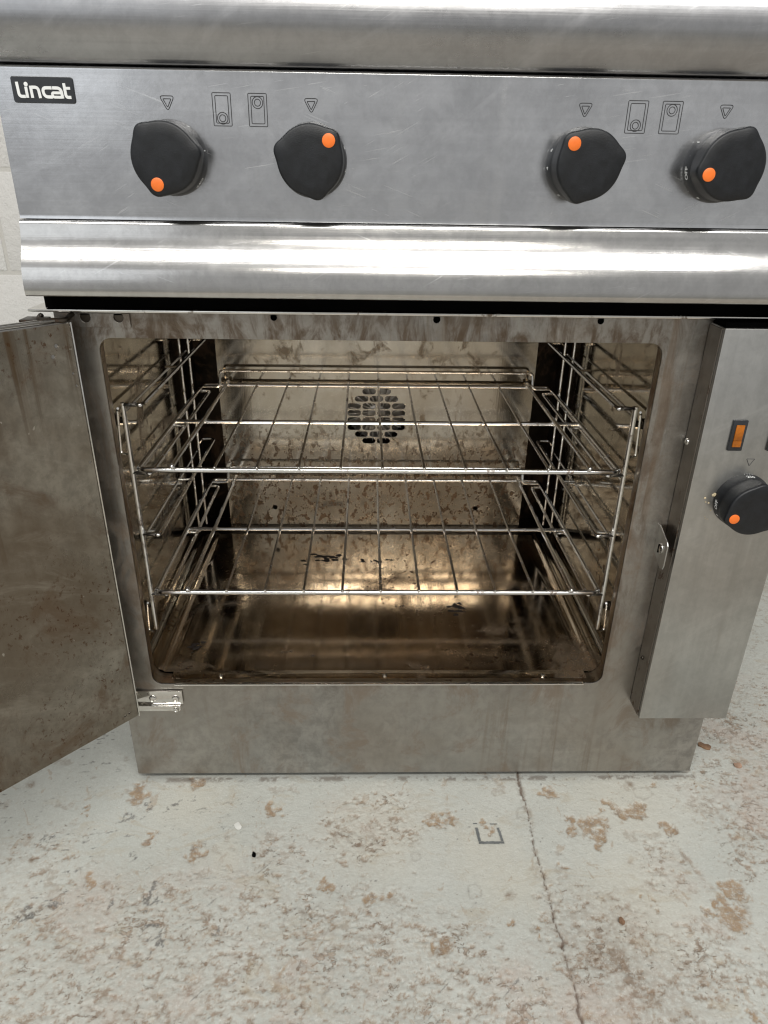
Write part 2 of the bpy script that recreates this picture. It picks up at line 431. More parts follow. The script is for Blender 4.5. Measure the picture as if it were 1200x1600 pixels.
# removable floor tray with two rounded ridges
b = MB()
pf = []
def ridge(xc, s):
    return [(xc-.0075, 0), (xc-.0060, .0012), (xc-.0035, .0042), (xc, .0052), (xc+.0035, .0042), (xc+.0060, .0012), (xc+.0075, 0)]
pf = [(-.3195, 0)] + ridge(-.3000, -1) + [(-.28, .0003), (-.14, .0008), (0, .0), (.14, .0006), (.28, .0002)] + ridge(.3035, 1) + [(.3195, 0)]
ys = [.0310, .10, .20, .30, .40, .4380]; n = len(pf)
for i, y in enumerate(ys): b.v += [(p[0], y, ZB+.0005+p[1]*(1 if 0 < i < 5 else .8)) for p in pf]
for i in range(len(ys)-1):
    for k in range(n-1): b.f.append((i*n+k, i*n+k+1, (i+1)*n+k+1, (i+1)*n+k))
of = b.build('oven_floor', M_OFLOOR, ck, 40, False)
# burnt-on spots on the floor: thin irregular crusts
M_CRUST = plain('burnt_crust', (.012, .008, .006), .6, bump=.6, bscale=600)
def crust(name, cx, cy, r, n, parent, z, mat=M_CRUST, stretch=1.8):
    b = MB()
    for _ in range(n):
        x = cx+random.gauss(0, r*.5)*stretch; y = cy+random.gauss(0, r*.4); q = r*random.uniform(.06, .30)
        k = 9; base = len(b.v); b.v.append((x, y, z+.0007+q*.08))
        for i in range(k):
            a = 2*math.pi*i/k; rr = q*random.uniform(.5, 1.2); b.v.append((x+rr*math.cos(a)*1.4, y+rr*math.sin(a)*.8, z))
        for i in range(k): b.f.append((base, base+1+i, base+1+(i+1) % k))
    o = b.build(name, mat, parent, 60); o['kind'] = 'stuff'; return o
crust('burnt_spots', -.085, .345, .022, 26, of, ZB+.0012)
crust('burnt_spots', .0, .335, .014, 14, of, ZB+.0012)
crust('burnt_spots', .038, .192, .006, 5, of, ZB+.0012)
crust('burnt_spots', .125, .190, .016, 30, of, ZB+.0012, stretch=.7)
crust('burnt_spots', -.120, .070, .012, 4, of, ZB+.0012)
crust('burnt_spots', -.262, .085, .016, 12, of, ZB+.0012, stretch=.4)

# back panel with the fan slots
YB = .460
slots = []
for z, xs in ((.4403, 2), (.4270, 3), (.4137, 4), (.4007, 4), (.3877, 4), (.3741, 4), (.3611, 3), (.3485, 2)):
    for i in range(xs):
        xc = -.0005+(i-(xs-1)/2)*.0264; slots.append(rrect(xc-.0117, z-.0050, xc+.0117, z+.0050, .00495, 5))
slots += [circ(-.190, .2140, .0045, 14), circ(.190, .2135, .0045, 14)]
bk = sheet('back_panel', rrect(-.2762, .1712, .2765, .636, .002, 2), slots, .0018, front(YB), M_BACK, ck, .0003)
b = MB(); b.box((-.2762, YB+.001, .17), (-.2750, .509, .636)); b.build('panel_return', M_BACK, bk, 0)
b = MB(); b.box((.2753, YB+.001, .17), (.2765, .509, .636)); b.build('panel_return', M_BACK, bk, 0)
b = MB(); b.box((-.27, .509, .175), (.27, .5105, .63)); b.build('fan_backing', M_DARKST, ck, 0)
fan = MB()
for k in range(26):
    a = 2*math.pi*k/26; c, s_ = math.cos(a), math.sin(a); c2, s2 = math.cos(a+.22), math.sin(a+.22)
    r0, r1 = .018, .050
    q = []
    for y in (YB+.010, YB+.034):
        q += [(r0*c, y, .394+r0*s_), (r1*c2, y, .394+r1*s2), (r1*c2+.001, y, .394+r1*s2+.001), (r0*c+.001, y, .394+r0*s_+.001)]
    fan.add(q, [(0, 1, 2, 3), (4, 7, 6, 5), (0, 4, 5, 1), (1, 5, 6, 2), (2, 6, 7, 3), (3, 7, 4, 0)])
fan.lathe([(.054, 0), (.054, .002), (.019, .003), (.016, .022), (.009, .024), (.004, .028)], (0, YB+.040, .394), '-y', 32)
fan.build('fan', M_FAN, ck, 30)

# side racks with rails
def side_rack(sx):
    rk = MB(); X = .309*sx; XI = .286*sx
    rk.tube([(X, .070, .212), (X, .070, .5365)], .0032, 10)
    root = rk.build('side_rack', M_WIRE, ck)
    rk = MB(); rk.tube([(X, .408, .205), (X, .408, .60)], .0022, 8); rk.build('rear_post', M_WIRE, root)
    rk = MB(); rk.tube([(X+.006*sx, .376, .205), (X+.006*sx, .376, .60)], .0020, 8); rk.build('rear_post', M_WIRE, root)
    for z in (.5355, .4475, .3610, .2700):
        r = MB(); r.tube([(X, .0695, z-.001), (XI, .0695, z-.001), (XI, .432, z-.001), (X, .432, z-.001), (X, .408, z-.001)], .0026, 8, .007)
        r.ball((XI+.0035*sx, .0685, z-.001), .0034, (1.6, 1, .9))
        r.tube([(X-.004*sx, .25, z-.001), (XI, .25, z-.001)], .0018, 6)
        r.build('rail', M_WIRE, root)
        r = MB(); r.tube([(X+.004*sx, .074, z-.014), (X+.004*sx, .404, z-.014)], .0020, 6); r.build('outer_rail', M_WIRE, root)
    # retaining clip loop behind the front post
    for (z0, z1) in ((.470, .530), (.205, .255)):
        c = MB(); c.tube([(X+.006*sx, .068, z1), (X+.010*sx, .076, z1-.004), (X+.013*sx, .076, z0), (X+.005*sx, .072, z0)], .0016, 6, .004); c.build('clip', M_BRIGHT, root)
        k = MB(); k.lathe([(.007, 0), (.007, .002), (.0045, .003), (.004, .008), (.001, .009)], (0.3255*sx, .085, (z0+z1)/2+.01), '-x', 14)
        if sx < 0:
            k.v = [(-(v[0]+.3255)-.3255, v[1], v[2]) for v in k.v]
        k.build('screw', M_DARKST, root)
    return root
side_rack(-1); side_rack(1)

# top left hinge hardware
b = MB(); b.tube([(-.345, -.020, .6545), (-.345, -.030, .6515), (-.318, -.030, .6515), (-.318, -.010, .6540)], .0028, 8, .006)
b.box((-.362, -.034, .6500), (-.338, -.014, .6525), .0008); b.build('top_hinge', M_DARKST, ck)
# bottom hinge bracket
b = MB(); b.box((-.335, -.0040, .1405), (-.2625, -.0015, .1625), .0010); b.box((-.335, -.0075, .1375), (-.2655, -.0015, .1405), .0008)
b.box((-.335, -.0068, .1315), (-.2660, -.0040, .1400), .0005)
hg = b.build('bottom_hinge', M_BRIGHT, ck, 30)
for x, z, y, r in ((-.3020, .1510, -.004, .0050), (-.2715, .1510, -.004, .0052), (-.2720, .1350, -.0068, .0038)):
    b = MB(); b.lathe([(r, 0), (r, .0012), (r*.8, .0030), (r*.45, .0036), (r*.42, .0026), (r*.05, .0026)], (x, y, z), '-y', 18); b.build('screw', M_BRIGHT, hg, 40)

# ---- door
dr = empty('door', (-.315, -.025, 0), math.radians(180+46.6), ck)
DW, DT = .560, .030
# local +x runs away from the hinge, local -y... inner face lies at local y=0 and looks to the oven side
ip = sheet('inner_panel', rrect(.0015, .1415, DW-.0015, .6485, .002, 2),
      [circ(.018, .628, .0022, 10), circ(.023, .618, .0022, 10), circ(.012, .1525, .0018, 10), (circ(.018, .1515, .0018, 10)),
       circ(.0060, .598, .0014, 8), circ(.0045, .585, .0014, 8), circ(.0050, .500, .0014, 8)], .0014, lambda u, v, w: (u, w-.0007, v), M_DOOR, dr, .0004)
b = MB(); b.box((0, -DT, .140), (DW, -.0010, .650), .0016); b.build('outer_shell', M_DEDGE, dr, 40)
b = MB(); b.box((-.0005, -.0009, .141), (.0013, .0016, .6495), .0004); b.build('edge_strip', M_BRIGHT, dr, 40)
b = MB()
for z in (.6506,): b.box((.004, -.0055, z), (DW-.004, -.0035, z+.0022), .0005); b.box((.004, -.0165, z), (DW-.004, -.0145, z+.0016), .0005)
b.build('top_seam', M_DEDGE, dr, 40)
# door handle on the outside
b = MB(); b.tube([(DW-.05, -DT+.001, .30), (DW-.05, -DT-.035, .30), (DW-.05, -DT-.035, .50), (DW-.05, -DT+.001, .50)], .007, 12, .02); b.build('handle', M_BRIGHT, dr)

# ---- control box on the right
BX0, BX1 = .3451, .4620
b = MB(); b.box((BX0, YP-.001, .1405), (BX1, -.0004, .6515), .0009); cb = b.build('control_box', M_BOX, ck, 40)
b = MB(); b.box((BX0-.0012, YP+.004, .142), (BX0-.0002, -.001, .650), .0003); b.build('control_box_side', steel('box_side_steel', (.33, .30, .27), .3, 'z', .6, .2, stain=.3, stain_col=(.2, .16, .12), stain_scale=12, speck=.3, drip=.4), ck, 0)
b = MB(); b.box((BX0+.002, YP+.004, .6517), (BX1, -.002, .6568)); b.build('box_top_gap', M_BLACK, ck, 0)
def lamp_unit(x):
    b = MB(); y = YP-.001
    b.box((x-.0081, y-.0032, .5205), (x+.0081, y+.0005, .5555), .0012)
    r = b.build('indicator_light', M_BADGE, ck, 40)
    b = MB(); b.box((x-.0046, y-.0048, .5255), (x+.0046, y-.0030, .5325), .0006); b.box((x-.0046, y-.0048, .5327), (x+.0046, y-.0030, .5505), .0008); b.build('lens', M_AMBER, r, 40)
lamp_unit(.3832); lamp_unit(.4270)
def screwh(x, y, z, r, parent, mat=M_BRIGHT, slot=True):
    b = MB(); b.lathe([(r, 0), (r, .0006), (r*.85, .0016), (r*.5, .0022), (r*.3, .0022), (r*.28, .0012), (r*.05, .0012)], (x, y, z), '-x', 20); return b.build('screw', mat, parent, 40)
screwh(BX0-.0012, -.006, .520, .0042, ck)
screwh(BX0-.0012, -.010, .222, .0028, ck, M_DARKST)
# latch striker plate standing off the box side
b = MB()
pl = [(.0005, .412), (-.004, .4135), (-.0305, .4035), (-.0335, .400), (-.0335, .373), (-.0315, .368), (-.024, .3655), (.0, .378)]
lt = sheet('latch_plate', pl, [], .0016, lambda u, v, w: (BX0-.0105+w, u, v), M_BOX, ck, .0004)
b = MB(); b.box((BX0-.0098, -.0020, .380), (BX0-.0015, .0, .412), .0003); b.build('latch_foot', M_DARKST, lt, 0)
b = MB(); b.lathe([(.0068, 0), (.0066, .0012), (.004, .0024), (.0010, .0028)], (BX0-.0113, -.0175, .389), '-x', 24); b.build('screw', M_BRIGHT, lt, 40)
b = MB(); b.box((BX0-.0146, -.0183, .3835), (BX0-.0128, -.0167, .3945)); b.build('screw_slot', M_BLACK, lt, 0)

# ---- knobs
def knob(x, z, y, dot_deg, prints, turn=0):
    ph = math.radians(dot_deg)
    pl_ = math.radians(dot_deg+turn)
    k = empty('control_knob', (x, y, z), 0, ck)
    seg = 96; b = MB()
    def outl(a):
        d = 0
        for j in range(3):
            dd = (a-pl_-j*2*math.pi/3+math.pi) % (2*math.pi)-math.pi
            d = max(d, .80*math.exp(-(abs(dd)/.235)**2.2)+.20*math.exp(-(abs(dd)/.45)**2))
        return d
    rings = [(0, .0312, 0), (.0020, .0312, 0), (.0120, .0302, 0), (.0128, .0298, .05), (.0150, .0293, .5), (.0185, .0290, .9), (.0290, .0288, 1), (.0312, .0285, 1), (.0324, .0277, 1), (.0330, .0265, 1), (.0334, .018, .5), (.0336, .009, .2), (.0337, .002, 0)]
    for h, r, w in rings:
        for i in range(seg):
            a = 2*math.pi*i/seg; R = r+.0039*w*outl(a); b.v.append((R*math.cos(a), -h, R*math.sin(a)))
    for q in range(len(rings)-1):
        for i in range(seg):
            j = (i+1) % seg; b.f.append((q*seg+i, q*seg+j, (q+1)*seg+j, (q+1)*seg+i))
    b.f.append(tuple((len(rings)-1)*seg+i for i in range(seg)))
    b.build('knob_body', M_KNOB, k, 40)
    b = MB(); cx, cz = .0225*math.cos(ph), .0225*math.sin(ph)
    b.lathe([(.0056, -.0006), (.0056, .0003), (.0052, .0006), (.001, .0006)], (cx, -.0334, cz), '-y', 28); b.build('orange_dot', M_ORANGE, k, 40)
    for txt, deg, size, hh in prints:
        me = text_mesh(txt, size); rr = .0308
        for v in me.vertices:
            a = math.radians(deg)-v.co.x/rr; h = hh-v.co.y
            rs = .0312-(h-.002)/.010*.001+.00018
            v.co = (rs*math.cos(a), -h, rs*math.sin(a))
        me.update(); link('numeral', me, M_WHITE, k)
    return k
knob(-.194, .7975, YP, 250, [('1', 12, .006, .006), ('2', 55, .006, .006), ('OFF', 320, .006, .006)])
knob(-.068, .7975, YP, 43, [('3', 345, .006, .006), ('2', 20, .006, .006)])
knob(.1765, .7975, YP, 134, [('6', 158, .006, .006), ('4', 186, .006, .006), ('2', 235, .006, .006)])
knob(.3045, .7985, YP, 199, [('1', 142, .006, .006), ('OFF', 192, .0065, .0055), ('6', 240, .006, .006), ('5', 165, .001, .006)], -9)
knob(.4055, .4610, YP-.001, 202, [('250', 88, .0062, .0070), ('OFF', 186, .0065, .0075), ('0', 212, .0055, .0070), ('200', 45, .0055, .007), ("' ' ' '", 88, .006, .0020)])
# worn shiny crumbs beside the oven knob
b = MB()
for (x, z, r) in ((.3745, .4675, .0026), (.3725, .4665, .0018), (.3642, .4630, .0013), (.3695, .4572, .0012), (.3738, .4478, .0008), (.3724, .4365, .0007), (.370, .4375, .0006), (.366, .458, .0008), (.3688, .4400, .0005), (.3765, .4690, .0012)):
    bm = bmesh.new(); bmesh.ops.create_icosphere(bm, subdivisions=1, radius=r); bm.verts.index_update()
    b.add([(x+w.co.x*random.uniform(.6, 1.3), YP-.0018+w.co.y*.6, z+w.co.z*random.uniform(.6, 1.3)) for w in bm.verts], [[w.index for w in f.verts] for f in bm.faces]); bm.free()
o = b.build('crumbs', M_GLUE, None, 0); tag(o, 'pale food crumbs stuck to the steel left of the oven temperature knob', 'crumbs', kind='stuff')

# ---- printed/etched marks
def line_mark(name, loops, parent, y, r=.00036, mat=M_GRAVE):
    b = MB()
    for L in loops: b.tube([(p[0], y-.0001, p[1]) for p in L], r, 4, 0, True)
    return b.build(name, mat, parent, 0)
def tri(cx, cz, s, fil):
    P = [Vector((cx-s, cz+s*.85, 0)), Vector((cx+s, cz+s*.85, 0)), Vector((cx, cz-s*.95, 0))]
    return [(p.x, p.y) for p in fillet(P, fil, True, 4)]
for x, z in ((-.194, .8408), (-.068, .8408), (.1755, .8412), (.3022, .8418)):
    line_mark('triangle_mark', [tri(x, z, .0066, .0032), tri(x, z+.0003, .0036, .0008)], cp, YP)
for x0, x1, low in ((-.1545, -.1385, 1), (-.1232, -.1070, 0), (.2135, .2315, 1), (.2445, .2625, 0)):
    cx = (x0+x1)/2; zc = .8300 if low else .8425
    line_mark('zone_mark', [rrect(x0, .8240, x1, .8495, .0008, 2), rrect(x0+.0024, .8262, x1-.0024, .8473, .0008, 2),
                            circ(cx, zc, .0046, 22), circ(cx, zc, .0027, 18)], cp, YP)
line_mark('triangle_mark', [tri(.4052, .5065, .0045, .0006)], cb, YP-.001)

# ---- badge
bx0, bx1, bz0, bz1 = -.3262, -.2732, .8390, .8590
bd = sheet('badge', rrect(bx0, bz0, bx1, bz1, .0022, 5), [], .0014, front(YP-.0007), M_BADGE, ck, .0004)
def stroke(mb, pts, w, fil, lift):
    P = [Vector((p[0], p[1], 0)) for p in pts]
    if fil: P = fillet(P, fil, False, 6)
    L = []
    for i, p in enumerate(P):
        a = P[max(0, i-1)]; c = P[min(len(P)-1, i+1)]; t = (c-a).normalized(); nn = Vector((-t.y, t.x, 0))*w/2
        if 0 < i < len(P)-1:
            t1 = (p-a).normalized(); d = max(.6, t.dot(t1)); nn = nn/d
        L.append((p+nn, p-nn))
    yb, yt = YP-.0013, YP-.0018-lift
    n = len(mb.v)
    for a, c in L: mb.v += [(a.x, yb, a.y), (a.x, yt, a.y), (c.x, yt, c.y), (c.x, yb, c.y)]
    for i in range(len(L)-1):
        k = n+4*i
        for j in range(4): mb.f.append((k+j, k+(j+1) % 4, k+4+(j+1) % 4, k+4+j))
    mb.f.append((n, n+1, n+2, n+3)); e = n+4*(len(L)-1); mb.f.append((e+3, e+2, e+1, e))
def P2(x, y):   # zoomed picture coordinates of the badge, un-slanted, onto its plane
    u = (x-.165*(y-125)-88)/945; v = 1-(y-122)/430
    return (bx0+u*(bx1-bx0), bz0+v*(bz1-bz0))
w = .0024; lt_ = []
def S(*pp, fil=0, w=w): lt_.append(([P2(*p) for p in pp], fil, w))
S((192, 215), (240, 449), (335, 449), fil=.0032)
S((334, 292), (367, 470))
S((405, 275), (443, 470))
S((420, 298), (520, 298), (562, 472), fil=.0036)
S((728, 303), (585, 303), (625, 450), (752, 450), fil=.0034)
S((738, 303), (868, 303), (905, 472), fil=.0036)
S((884, 382), (738, 382), (757, 452), (890, 452), fil=.0020, w=.0021)
S((912, 225), (958, 452), (1036, 452), fil=.0036)
S((925, 305), (1012, 305), w=.0021)
b = MB()
for i, (pts, fil, ww) in enumerate(lt_): stroke(b, pts, ww, fil, i*.00003)
p = P2(334, 250); b.lathe([(.0017, 0), (.0017, .0005), (.0005, .0006)], (p[0], YP-.0014, p[1]), '-y', 18)
b.build('lettering', M_WHITE, bd, 0)
tag(bd, 'small black badge with white lower case lettering Lincat')
del bd['label']

# ================================================================== OVEN RACKS
def oven_rack(z, label):
    r = empty('oven_rack', (0, .25, z)); tag(r, label, 'oven rack', 'wire racks in the oven')
    y0, y1, ym, xo = .0615-.25, .445-.25, .248-.25, .3000
    f = MB(); f.tube([(-xo, y1, 0), (-xo, y0, 0), (xo, y0, 0), (xo, y1, 0)], .0035, 12, .010, True); f.build('frame', M_WIRE, r)
    f = MB(); f.tube([(-xo, ym, -.0002), (xo, ym, -.0002)], .0031, 10); f.build('support_wire', M_WIRE, r)
    g = MB(); g.tube([(-xo+.002, y1-.012, .0), (-.268, y1-.012, .0), (-.268, y1-.004, .026), (.268, y1-.004, .026), (.268, y1-.012, .0), (xo-.002, y1-.012, 0)], .0024, 8, .008); g.build('back_guard', M_WIRE, r)
    for i in range(11):
        x = -.2565+i*.0517; rad = .0029 if i in (0, 10) else .0018
        q = MB(); zz = .0030+rad
        q.tube([(x, y0-.0026, zz-.0006), (x, y0+.004, zz), (x*.995+.0006*math.sin(i*2.1), 0, zz-.0006), (x, y1-.002, zz), (x, y1+.003, zz)], rad, 8)
        q.ball((x, y0-.0030, zz-.0004), rad*1.18)
        q.build('cross_wire', M_THIN if rad < .002 else M_WIRE, r)
    return r
oven_rack(.4540, 'upper wire rack, level with the round fan grille')
oven_rack(.2765, 'lower wire rack, just above the brown oven floor')

# ================================================================== FLOOR
def vnoise(X, Y, scale, seed):
    rs = np.random.RandomState(seed); N = 256; g = rs.rand(N, N)
    x = X*scale+1000.37; y = Y*scale+1000.71
    xi = np.floor(x).astype(int); yi = np.floor(y).astype(int); fx = x-xi; fy = y-yi
    fx = fx*fx*(3-2*fx); fy = fy*fy*(3-2*fy)
    a = g[xi % N, yi % N]; b_ = g[(xi+1) % N, yi % N]; c = g[xi % N, (yi+1) % N]; d = g[(xi+1) % N, (yi+1) % N]
    return (a*(1-fx)+b_*fx)*(1-fy)+(c*(1-fx)+d*fx)*fy
def fbm(X, Y, scale, seed, oct=5, gain=.55):
    s = 0; a = 1; t = 0
    for i in range(oct): s = s+a*vnoise(X, Y, scale*2.03**i, seed+i); t += a; a *= gain
    return s/t
def sst(x, a, b): t = np.clip((x-a)/(b-a), 0, 1); return t*t*(3-2*t)
X0, X1, Y0, Y1 = -.66, .90, -.40, .50; ST = .0017
nx = int((X1-X0)/ST)+1; ny = int((Y1-Y0)/ST)+1
gx = np.linspace(X0, X1, nx); gy = np.linspace(Y0, Y1, ny); GX, GY = np.meshgrid(gx, gy)
wx = GX+(fbm(GX, GY, 90, 11)-.5)*.014; wy = GY+(fbm(GX, GY, 90, 31)-.5)*.014
tan_ = [(-.143,-.055,.0122),(-.339,-.025,.016),(-.398,-.05,.0078),(-.299,-.098,.01),(-.23,-.12,.0115),(.288,-.083,.0191),(.342,-.066,.0159),(.36,-.059,.0107),(.261,-.079,.0087),(.256,-.092,.0086),(.293,-.107,.0093),(.321,-.053,.0089),(.234,-.146,.0073),(-.063,-.168,.0086),(-.006,-.188,.01),(.018,-.183,.0093),(.24,-.03,.0127),(-.359,-.155,.0094),(.423,-.213,.0192),(.398,-.205,.0093),(.181,-.23,.0052),(.151,-.225,.006),(.069,-.246,.0087),(.149,-.084,.0069),(.439,-.18,.0159),(.413,-.193,.011),(.077,-.077,.0121),(.099,-.073,.0139),(.33,-.196,.007),(.391,-.321,.0054),(.398,-.014,.0093),(-.26,-.008,.0109),(.396,-.086,.0122)]
rough_ = [(.504,-.043,.0728),(.505,-.097,.052),(.259,-.25,.0658),(.255,-.305,.0617),(.232,-.211,.0457),(.364,-.149,.0368),(-.027,-.092,.0595),(.008,-.072,.052),(-.124,-.13,.0407),(-.358,-.235,.0865),(-.244,-.258,.106),(-.14,-.245,.0937),(-.032,-.261,.0854),(.073,-.283,.0628),(-.361,-.297,.0805),(-.165,-.306,.1073),(-.024,-.308,.0944),(.139,-.303,.041),(-.456,-.127,.0402),(-.419,-.118,.0407),(.033,-.24,.0439),(.464,-.145,.0247),(.369,-.266,.0433),(.60,.10,.12),(.62,-.02,.09),(.56,.2,.07),(-.55,.05,.06)]
grey_ = [(-.276,-.177,.01),(-.277,-.19,.0076),(-.258,-.235,.0116),(-.415,-.2,.0067),(-.386,-.198,.006),(-.32,-.197,.006),(-.432,-.104,.0066),(-.183,-.226,.0066),(-.09,-.322,.004),(-.317,-.121,.0041),(-.342,-.065,.0086),(-.282,-.046,.0088),(-.316,-.051,.007)]
brown_ = [(.241,-.261,.0159),(.265,-.264,.0201),(.272,-.257,.0109),(.073,-.246,.0058),(.065,-.253,.005),(.157,-.184,.0055),(-.436,-.132,.0064),(-.493,-.008,.0081),(.363,-.014,.0074),(.276,-.285,.0176),(.29,-.305,.0137)]
cream_ = [(.139,-.123,.0498),(-.001,-.092,.068),(.317,-.188,.0706),(.164,-.169,.0476),(-.258,-.038,.0531),(-.197,-.129,.0244),(.35,-.042,.0815)]
def blobs(L, px, py, soft, grow=1.0):
    m = np.zeros_like(GX)
    for x, y, r in L:
        d = np.hypot(px-x, py-y)/(r*grow); m = np.maximum(m, 1-sst(d, 1-soft, 1+soft))
    return m
n_big = fbm(GX, GY, 5, 51, 5); n_mid = fbm(GX, GY, 45, 71, 5, .6); n_fine = fbm(GX, GY, 170, 91, 4, .6); n_f2 = fbm(GX, GY, 330, 131, 3, .7)
tanm = blobs(tan_, wx+(wx-GX)*1.8, wy+(wy-GY)*1.8, .3, .85)
roughz = blobs(rough_, GX+(wx-GX)*2, GY+(wy-GY)*2, .5, 1.0)
roughz = np.clip(roughz*.85+sst(-GY+(n_big-.5)*.25, .16, .33)*.4+sst(GX+(n_big-.5)*.2, .40, .60)*.35, 0, 1)
n_r = fbm(GX*.8, GY*1.4, 95, 171, 5, .70)
chip = sst(n_r, .62-.12*roughz, .66-.09*roughz)*np.clip(roughz*1.5, .02, 1)*sst(n_fine, .30, .55)
chip2 = sst(fbm(GX, GY, 38, 211, 4, .55), .70, .74)*.6
rim = np.clip(1-np.abs(n_r-(.61-.13*roughz))/.02, 0, 1)*np.clip(roughz*1.4, 0, 1)
greym = blobs(grey_, wx+(wx-GX)*2.2, wy+(wy-GY)*2.2, .12, .85)*sst(n_fine, .38, .46)
# dark scuffs on the left, streaked
ca, sa = math.cos(.12), math.sin(.12)
sx_, sy_ = (GX*ca+GY*sa), (-GX*sa+GY*ca)
scuff = sst(vnoise(sx_*.16, sy_, 340, 301)*.6+vnoise(sx_*.3, sy_, 700, 303)*.4, .72, .78)*sst(fbm(GX, GY, 16, 305), .50, .60)*(1-sst(GX, -.30, -.12))*sst(GY, -.25, -.18)
ca, sa = math.cos(.75), math.sin(.75)
sx_, sy_ = (GX*ca+GY*sa), (-GX*sa+GY*ca)
scr = sst(vnoise(sx_*.06, sy_, 500, 311), .92, .96)*sst(fbm(GX, GY, 12, 313), .58, .68)*(GX < .15)
speck = sst(vnoise(GX, GY, 420, 321), .93, .97)*sst(n_mid, .5, .6)
brownm = np.maximum(blobs(brown_, wx, wy, .8, .8), .35*blobs([(.26,-.25,.06),(.30,-.30,.05)], GX+(wx-GX)*3, GY+(wy-GY)*3, .8, 1))
creamm = blobs(cream_, GX+(wx-GX)*3, GY+(wy-GY)*3, .8, .9)
# crack
cpts = [(.209,.2),(.2055,-.004),(.2038,-.041),(.2056,-.084),(.2033,-.119),(.205,-.156),(.2072,-.195),(.206,-.219),(.2069,-.2456),(.2083,-.274),(.2079,-.2945),(.208,-.317),(.209,-.335),(.21,-.42)]
cy_ = np.array([p[1] for p in cpts][::-1]); cx_ = np.array([p[0] for p in cpts][::-1])
cxx = np.interp(GY, cy_, cx_)+(fbm(GY*1.0, GY*0+.3, 60, 401, 4, .7)-.5)*.009
wid = .0005+.0014*sst(fbm(GY, GY*0+.9, 30, 403), .45, .7)
crack = 1-sst(np.abs(GX-cxx), wid*.5, wid*1.6)
base_shade = (1-sst(np.abs(GY+.001), .0015, .007))*(GX > XL-.01)*(GX < XR+.01)*sst(n_mid+.5*(n_fine-.5), .50, .62)  # thin contact shade along the oven base, painted into the floor colour
crackb = (1-sst(np.abs(GX-cxx), .001, .008))*sst(n_fine, .45, .6)
jz = np.interp(GY, [-.40, -.22, -.16, -.05, .05, .3], [.47, .43, .40, .38, .372, .37])
joint = (1-sst(np.abs(GX-jz+(n_mid-.5)*.02), .0015, .005))*sst(fbm(GX, GY, 20, 421), .46, .56)*.7
# ring shaped blisters
ringm = np.zeros_like(GX)
for (x, y, r) in [(-.1,-.21,.012),(-.075,-.215,.018),(-.23,-.118,.010),(.05,-.13,.006),(.02,-.21,.005),(.375,-.03,.012),(.115,-.18,.008),(-.03,-.105,.010),(-.05,-.30,.012),(.20,-.065,.010)]:
    d = np.hypot(wx-x, wy-y); ringm = np.maximum(ringm, 1-sst(np.abs(d-r), .0004, .0020))
chipA = np.clip(np.maximum.reduce([chip*.9, chip2*.7, tanm, joint, crackb*.6]), 0, 1)
H = -.0013*chipA+.0006*rim*(1-chipA)+.0010*(n_big-.5)+.0007*(n_mid-.5)+.0012*roughz*(n_fine-.5)+.0010*roughz*(n_f2-.5)-.0028*crack+.0004*ringm-.0003*greym-.0005*crackb
edge = sst(np.minimum.reduce([GX-X0, X1-GX, GY-Y0, Y1-GY]), 0, .02)
H *= edge
under = sst(GY, .0, .01)*(GX > XL)*(GX < XR)
H -= .0006*under
V = np.stack([GX, GY, H-.0006*edge], -1).reshape(-1, 3)
idx = np.arange(nx*ny).reshape(ny, nx)
F = np.stack([idx[:-1, :-1], idx[:-1, 1:], idx[1:, 1:], idx[1:, :-1]], -1).reshape(-1, 4)
nv0 = len(V)
EX = [(-6, -7), (6, -7), (6, 1.05), (-6, 1.05)]
V = np.vstack([V, [(x, y, 0) for x, y in EX]])
c00, c10, c11, c01 = idx[0, 0], idx[0, -1], idx[-1, -1], idx[-1, 0]
F = np.vstack([F, [(nv0, nv0+1, c10, c00), (nv0+1, nv0+2, c11, c10), (nv0+2, nv0+3, c01, c11), (nv0+3, nv0, c00, c01)]])
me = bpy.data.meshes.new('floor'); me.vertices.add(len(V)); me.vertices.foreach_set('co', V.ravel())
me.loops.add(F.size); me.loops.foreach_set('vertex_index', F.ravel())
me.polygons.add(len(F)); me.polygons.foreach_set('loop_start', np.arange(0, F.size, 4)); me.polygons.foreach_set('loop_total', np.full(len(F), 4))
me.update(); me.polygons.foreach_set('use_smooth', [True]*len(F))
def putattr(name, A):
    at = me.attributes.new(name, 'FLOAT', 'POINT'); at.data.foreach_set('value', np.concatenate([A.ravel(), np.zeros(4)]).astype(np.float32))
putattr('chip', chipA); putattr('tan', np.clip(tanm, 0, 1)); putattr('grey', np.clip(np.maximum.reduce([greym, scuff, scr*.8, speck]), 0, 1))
putattr('brown', np.clip(brownm, 0, 1)); putattr('cream', creamm); putattr('crack', np.clip(np.maximum(np.maximum(crack, ringm*.25), base_shade*.7), 0, 1)); putattr('worn', roughz)  # crack attribute also carries the contact shade painted at the oven base
t = NT('painted_concrete')
c = t.mix(t.ramp(t.noise(t.coord(), 4, 5, .6), .3, .7), (.49, .505, .465), (.58, .59, .545))
fine = t.noise(t.coord(), 120, 6, .7); vf = t.noise(t.coord(), 420, 4, .7)
c = t.mix(t.ramp(fine, .35, .7, 0, .35), c, (.44, .43, .385))
c = t.mix(t.math('MULTIPLY', t.attr('cream'), .42), c, (.60, .57, .48))
c = t.mix(t.math('MULTIPLY', t.attr('worn'), t.ramp(fine, .42, .62, .05, .40)), c, (.45, .40, .34))
chipc = t.mix(t.ramp(t.noise(t.coord(), 60, 5, .7), .3, .7), (.36, .255, .175), (.21, .155, .11))
c = t.mix(t.math('MULTIPLY', t.attr('chip'), t.ramp(fine, .38, .58, .15, .85)), c, chipc)
ns = t.noise(t.coord((1, 1.35, 1)), 95, 7, .68, .8)
